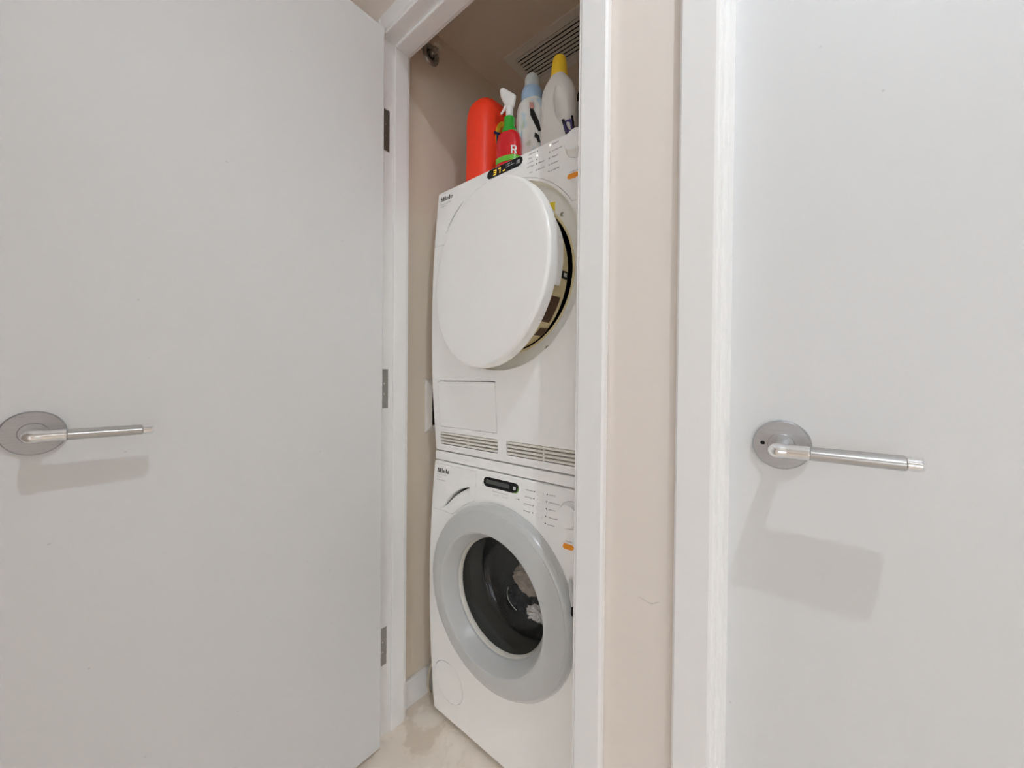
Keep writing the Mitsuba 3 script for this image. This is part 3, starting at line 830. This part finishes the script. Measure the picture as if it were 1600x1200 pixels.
lg = affinity.translate(logo_poly(.0135), .0215, .8180)
printed('washer__maker_name', [lg], wprof, 'mat_ink')
printed('washer__small_print', sum([text_bar(.020, .8115 - .0082 * i, w, .0034, 70 + i) for i, w in enumerate((.046, .022, .044))], []), wprof, 'mat_printlite')
printed('washer__display', [pill((.2965, .8245), .131, .0268)], wprof, 'mat_black', .0010)
tag('washer__display', 'black pill shaped display, unlit')
printed('washer__display__screen', [rrect(.088, .0115, .001, .2850, .8255)], wprof, 'mat_lcd', .0013)
ringp = Point(.3480, .8245).buffer(.0130, quad_segs=12).difference(Point(.3480, .8245).buffer(.0114, quad_segs=12)).intersection(Polygon([(.3480, .8245), (.3480, .80), (.375, .80), (.375, .832)]))
printed('washer__display__green_ring', [ringp], wprof, 'mat_lime', .0013)
printed('washer__display__start_symbol', [rrect(.0092, .0095, .001, .3475, .8240)], wprof, 'mat_frost', .0013)
leds('washer', [(.4140, .8286), (.4141, .8104), (.4128, .7920), (.4131, .7731), (.4544, .8291), (.4539, .8105), (.4542, .7929), (.4539, .7736), (.4536, .7559), (.3640, .7975)], wprof)
bars = []
for i, (s, z, w) in enumerate(((.3850, .8282, .024), (.3850, .8098, .022), (.3830, .7915, .026), (.3830, .7730, .022), (.4610, .8292, .017), (.4610, .8108, .030), (.4610, .7930, .019), (.4610, .7736, .030), (.4610, .7557, .018))):
    bars += text_bar(s, z, w, .0034, 80 + i)
printed('washer__panel_print', bars, wprof, 'mat_print')
fb = []
for i, z in enumerate((.8255, .8075, .7890, .7705)):
    fb.append(rrect(.022, .010, .003, .4335, z).difference(rrect(.0208, .0088, .0024, .4335, z)))
fb += text_bar(.2650, .8020, .060, .003, 90) + text_bar(.272, .7930, .018, .003, 91) + text_bar(.304, .7930, .018, .003, 92) + text_bar(.354, .7975, .006, .003, 93)
printed('washer__button_outlines', fb, wprof, 'mat_printlite')
knob('washer__knob', (.5270, .7930), wprof)
printed('washer__door_button', [pill((.5240, .7178), .0290, .0112)], wprof, 'mat_orange', .0030)
tag('washer__door_button', 'orange oval button')
printed('washer__button_print', text_bar(.5150, .7300, .016, .0030, 99), wprof, 'mat_print')

# ---- laundry in the drum
def lump(c, r, seed, amp=.35, fr=14.0, sq=(1, 1, 1), n=5):
    m = trimesh.creation.icosphere(n, 1.0)
    v = np.array(m.vertices)
    d = meshkit.fbm(v * 1.7 + seed * 3.1, 4, seed) - .5
    ridge = np.abs(meshkit.noise(v * 3.6 + seed, seed + 5) - .5) * 2
    v = v * (1 + amp * 2.0 * d - .30 * amp * (1 - ridge) ** 2)[:, None] * np.array(sq) * r
    return trimesh.Trimesh(v + np.array(c), m.faces, process=False)
gx, gz = MX + WC[0], WC[1]
add('towel', lump((MX + .290, .965, .490), .066, 3, .45, sq=(1.15, .55, .72)), 'mat_towel', True)
tag('towel', 'brown grey towel draped in the washer drum above the white cloth', 'towel')
add('black_garment', lump((MX + .218, .985, .390), .054, 9, .35, sq=(.95, .8, .75)), 'mat_blackcloth', True)
_bg = np.array(tri(lump((MX + .218, .985, .390), .054, 9, .35, sq=(.95, .8, .75))).vertices)
_sp = []
for s_, z_ in ((.186, .420), (.199, .402), (.216, .388), (.238, .374)):
    d_ = np.hypot(_bg[:, 0] - MX - s_, _bg[:, 2] - z_)
    _sp.append((MX + s_, float(_bg[np.argsort(d_)[:60], 1].min()) - .0005, z_))
add('black_garment__piping', tube(_sp, .0013, 8, 40), 'mat_whitecloth', True)
tag('black_garment__piping', 'white piping')
tag('black_garment', 'black garment at the bottom of the washer drum', 'garment')
add('white_cloth', lump((MX + .330, .935, .402), .033, 5, .8, sq=(1.25, .6, .75)), 'mat_whitecloth', True)
tag('white_cloth', 'crumpled white cloth in the washer drum close to the glass', 'cloth')
add('green_grey_garment', lump((MX + .352, 1.005, .378), .058, 12, .4, sq=(.9, .75, .55)), 'mat_greencloth', True)
tag('green_grey_garment', 'dark green grey garment at the lower right of the washer drum', 'garment')

# ------------------------------------------------------------------ bottles on top of the dryer
ZT = D1
def turn_to(cx, cy, ang, tall=1.0):
    """Placer for a bottle built about its own axis: turns it by ang degrees and stands it on the dryer."""
    c, s_ = math.cos(math.radians(ang)), math.sin(math.radians(ang))
    def put(m):
        m = tri(m)
        v = np.array(m.vertices)
        return trimesh.Trimesh(np.stack([cx + c * v[:, 0] - s_ * v[:, 1], cy + s_ * v[:, 0] + c * v[:, 1], ZT + tall * v[:, 2]], 1), m.faces, process=False)
    return put
def rows(rr, e=2.4, n=64):
    return loft([superellipse(0, 0, z, a, b, e, n) for z, a, b in rr])
def decal(poly, x, t=.0012):
    """Flat print on the side that looks along the bottle's own +x; outline as (towards the back, up)."""
    m = extrude(poly, t)
    v = np.array(m.vertices)
    return trimesh.Trimesh(np.stack([x + v[:, 2], v[:, 0], v[:, 1]], 1), m.faces, process=False)

# big red detergent bottle, narrow side to the front, label side to the right
P_ = turn_to(-.8560, .9270, -2)
add('detergent_bottle__body', P_(rows(((0, .050, .084), (.004, .0565, .091), (.02, .0585, .093), (.06, .0580, .093), (.10, .0568, .092), (.15, .0570, .092), (.19, .0580, .092), (.22, .0580, .091),
    (.245, .0565, .088), (.262, .0530, .083), (.276, .0470, .075), (.286, .0385, .064), (.292, .0280, .050), (.295, .0150, .034), (.296, .004, .012)), 2.9, 72)), 'mat_red', True)
lz = .158
oval = affinity.scale(Point(0, 0).buffer(1, quad_segs=24), .046, .062)
add('detergent_bottle__logo_ring', P_(decal(affinity.translate(oval, .002, lz), .0572)), 'mat_logoyellow')
add('detergent_bottle__logo_ring_001', P_(decal(affinity.translate(affinity.scale(oval, .76, .76), .002, lz), .0576)), 'mat_logoorange')
tm = meshkit.text_mesh('Tide', .046, .0012, bold=True)
tv = np.array(tm.vertices)
tv[:, 0] -= tv[:, 0].max() / 2
add('detergent_bottle__logo_letters', P_(trimesh.Trimesh(np.stack([.0586 + tv[:, 2], -.002 + tv[:, 0] * .80, lz - .026 + tv[:, 1] + .20 * tv[:, 0]], 1), tm.faces, process=False)), 'mat_logoblue')
tag('detergent_bottle', 'big red laundry detergent bottle, leftmost on the dryer', 'bottle')
tag('detergent_bottle__logo_letters', 'dark blue lettering')

# red spray bottle with green collar and white trigger
P_ = turn_to(-.7210, .8540, 14, 0.955)
add('spray_bottle__body', P_(rows(((0, .036, .022), (.004, .038, .026), (.04, .039, .027), (.085, .0380, .026), (.104, .0355, .0245), (.116, .031, .022), (.124, .020, .017), (.126, .006, .006)), 2.6)), 'mat_red2', True)
add('spray_bottle__label_band', P_(rows(((.022, .0382, .0262), (.023, .0397, .0278), (.039, .0397, .0278), (.040, .0382, .0262)), 2.6)), 'mat_lime', 40)
add('spray_bottle__collar', P_(rows(((.118, .021, .021), (.120, .0225, .0225), (.132, .0215, .0215), (.140, .0165, .0165), (.168, .0160, .0160), (.172, .012, .012)), 2.0)), 'mat_green', 40)
add('spray_bottle__neck', P_(rows(((.170, .010, .010), (.202, .0105, .0105), (.206, .008, .008)), 2.0)), 'mat_white', 40)
add('spray_bottle__sprayer_head', P_(hull([((-.0220, 0, .259), .0100), ((-.0190, 0, .243), .0100), ((.012, 0, .231), .0085), ((.008, 0, .208), .0085), ((-.006, 0, .214), .0085)])), 'mat_white', True)
add('spray_bottle__trigger', P_(cat([hull([((-.009, 0, .216), .0055), ((-.016, 0, .203), .0045)]), hull([((-.016, 0, .203), .0045), ((-.027, 0, .192), .0030)])])), 'mat_white', True)
rt = meshkit.text_mesh('R', .023, .0010, bold=True)
rv = np.array(rt.vertices)
ra = np.radians(23 + rv[:, 0] / .0375 * 57.3)
add('spray_bottle__letter', P_(trimesh.Trimesh(np.stack([(.0418 + rv[:, 2]) * np.sin(ra), -(.0300 + rv[:, 2]) * np.cos(ra), .042 + rv[:, 1]], 1), rt.faces, process=False)), 'mat_white')
tag('spray_bottle', 'small red spray bottle with green collar and white trigger, beside the big red bottle', 'spray bottle')
tag('spray_bottle__collar', 'green collar'); tag('spray_bottle__trigger', 'white trigger'); tag('spray_bottle__label_band', 'bright green band')

# pale blue printed bottle
P_ = turn_to(-.6880, .9200, 12, 1.1)
add('softener_bottle__body', P_(rows(((0, .042, .028), (.004, .0470, .033), (.06, .0475, .0335), (.12, .0480, .034), (.165, .0485, .034), (.190, .0460, .0325), (.204, .0390, .0300), (.212, .0280, .0255), (.214, .01, .01)), 2.3)), 'mat_sleeve', True)
add('softener_bottle__seam', P_(cat([cbox(-.0275, -.0225, -.0320, -.0250, .010, .150, .001)])), 'mat_white')
add('softener_bottle__collar', P_(rows(((.208, .0310, .0290), (.211, .0330, .0310), (.232, .0325, .0305), (.244, .0280, .0265), (.246, .020, .02)), 2.0)), 'mat_skyblue', 40)
add('softener_bottle__cap', P_(rows(((.244, .0225, .0225), (.248, .0230, .0230), (.272, .0215, .0215), (.281, .0170, .0170), (.284, .006, .006)), 2.0)), 'mat_frost', 40)
tag('softener_bottle', 'pale blue and white printed softener bottle with a clear grey cap', 'bottle')
tag('softener_bottle__collar', 'light blue collar'); tag('softener_bottle__cap', 'clear grey cap'); tag('softener_bottle__seam', kind='stuff')
def on_front(pts, rx, ry, t=.0012):
    """Print that hugs an oval bottle: outline as (degrees round from its front, up)."""
    e = trimesh.creation.extrude_polygon(Polygon(pts).segmentize(4.0), t, engine='earcut')
    v = np.array(e.vertices)
    a = np.radians(v[:, 0])
    return trimesh.Trimesh(np.stack([(rx + v[:, 2]) * np.sin(a), -(ry + v[:, 2]) * np.cos(a), v[:, 1]], 1), e.faces, process=False)
add('softener_bottle__printed_shape', P_(on_front([(12, .170), (24, .166), (44, .132), (52, .110), (42, .108), (28, .128), (14, .152)], .0522, .0372)), 'mat_ink')
add('softener_bottle__printed_shape_001', P_(on_front([(10, .186), (24, .184), (26, .168), (12, .168)], .0522, .0372)), 'mat_pink')
add('softener_bottle__printed_shape_002', P_(on_front([(30, .104), (44, .096), (50, .078), (40, .078), (36, .088), (28, .092)], .0522, .0372)), 'mat_ink')

# ivory jug with a yellow cap and a grip hollow
P_ = turn_to(-.5810, .9060, 9, 1.055)
jug = man(rows(((0, .044, .030), (.004, .0500, .036), (.05, .0510, .037), (.11, .0510, .037), (.165, .0505, .0365), (.188, .0480, .0355), (.206, .0400, .0320), (.220, .0290, .0270), (.228, .0225, .0225), (.234, .0200, .0200), (.235, .01, .01)), 2.5, 72))
gv = trimesh.creation.icosphere(4, 1.0)
gm = trimesh.Trimesh(np.array(gv.vertices) * [.0200, .0200, .0560], gv.faces, process=False)
gm.apply_transform(trimesh.transformations.rotation_matrix(math.radians(-9), (0, 1, 0)))
gm.apply_translation((.0200, -.0400, .135))
jug = jug - man(gm)
add('bleach_bottle__body', P_(jug), 'mat_ivory', 45)
add('bleach_bottle__cap', P_(rows(((.229, .0225, .0225), (.232, .0245, .0245), (.272, .0200, .0200), (.281, .0175, .0175), (.283, .010, .010)), 2.0)), 'mat_yellow', 40)
tag('bleach_bottle', 'ivory white jug with a grip hollow and yellow cap, right of the pale blue bottle', 'bottle')
tag('bleach_bottle__cap', 'yellow screw cap')
add('bleach_bottle__printed_label', P_(on_front([(30, .084), (60, .096), (68, .058), (42, .046)], .0545, .0398)), 'mat_logopurple')
add('bleach_bottle__printed_label_001', P_(on_front([(26, .090), (34, .092), (50, .046), (42, .042)], .0548, .0401)), 'mat_ink')
add('bleach_bottle__printed_label_002', P_(on_front([(56, .102), (64, .104), (76, .058), (68, .054)], .0548, .0401)), 'mat_ink')

# dark-capped bottle, only a sliver of it in view beside the jug
P_ = turn_to(-.5600, 1.000, 0, 1.09)
add('dark_capped_bottle__body', P_(rows(((0, .030, .030), (.004, .034, .034), (.15, .034, .034), (.185, .026, .026), (.20, .014, .014), (.202, .008, .008)), 2.0)), 'mat_frost', True)
add('dark_capped_bottle__cap', P_(rows(((.198, .0135, .0135), (.200, .0150, .0150), (.226, .0140, .0140), (.230, .010, .010)), 2.0)), 'mat_black', 40)
tag('dark_capped_bottle', 'pale bottle with a black cap, just peeking out behind the ivory jug', 'bottle')
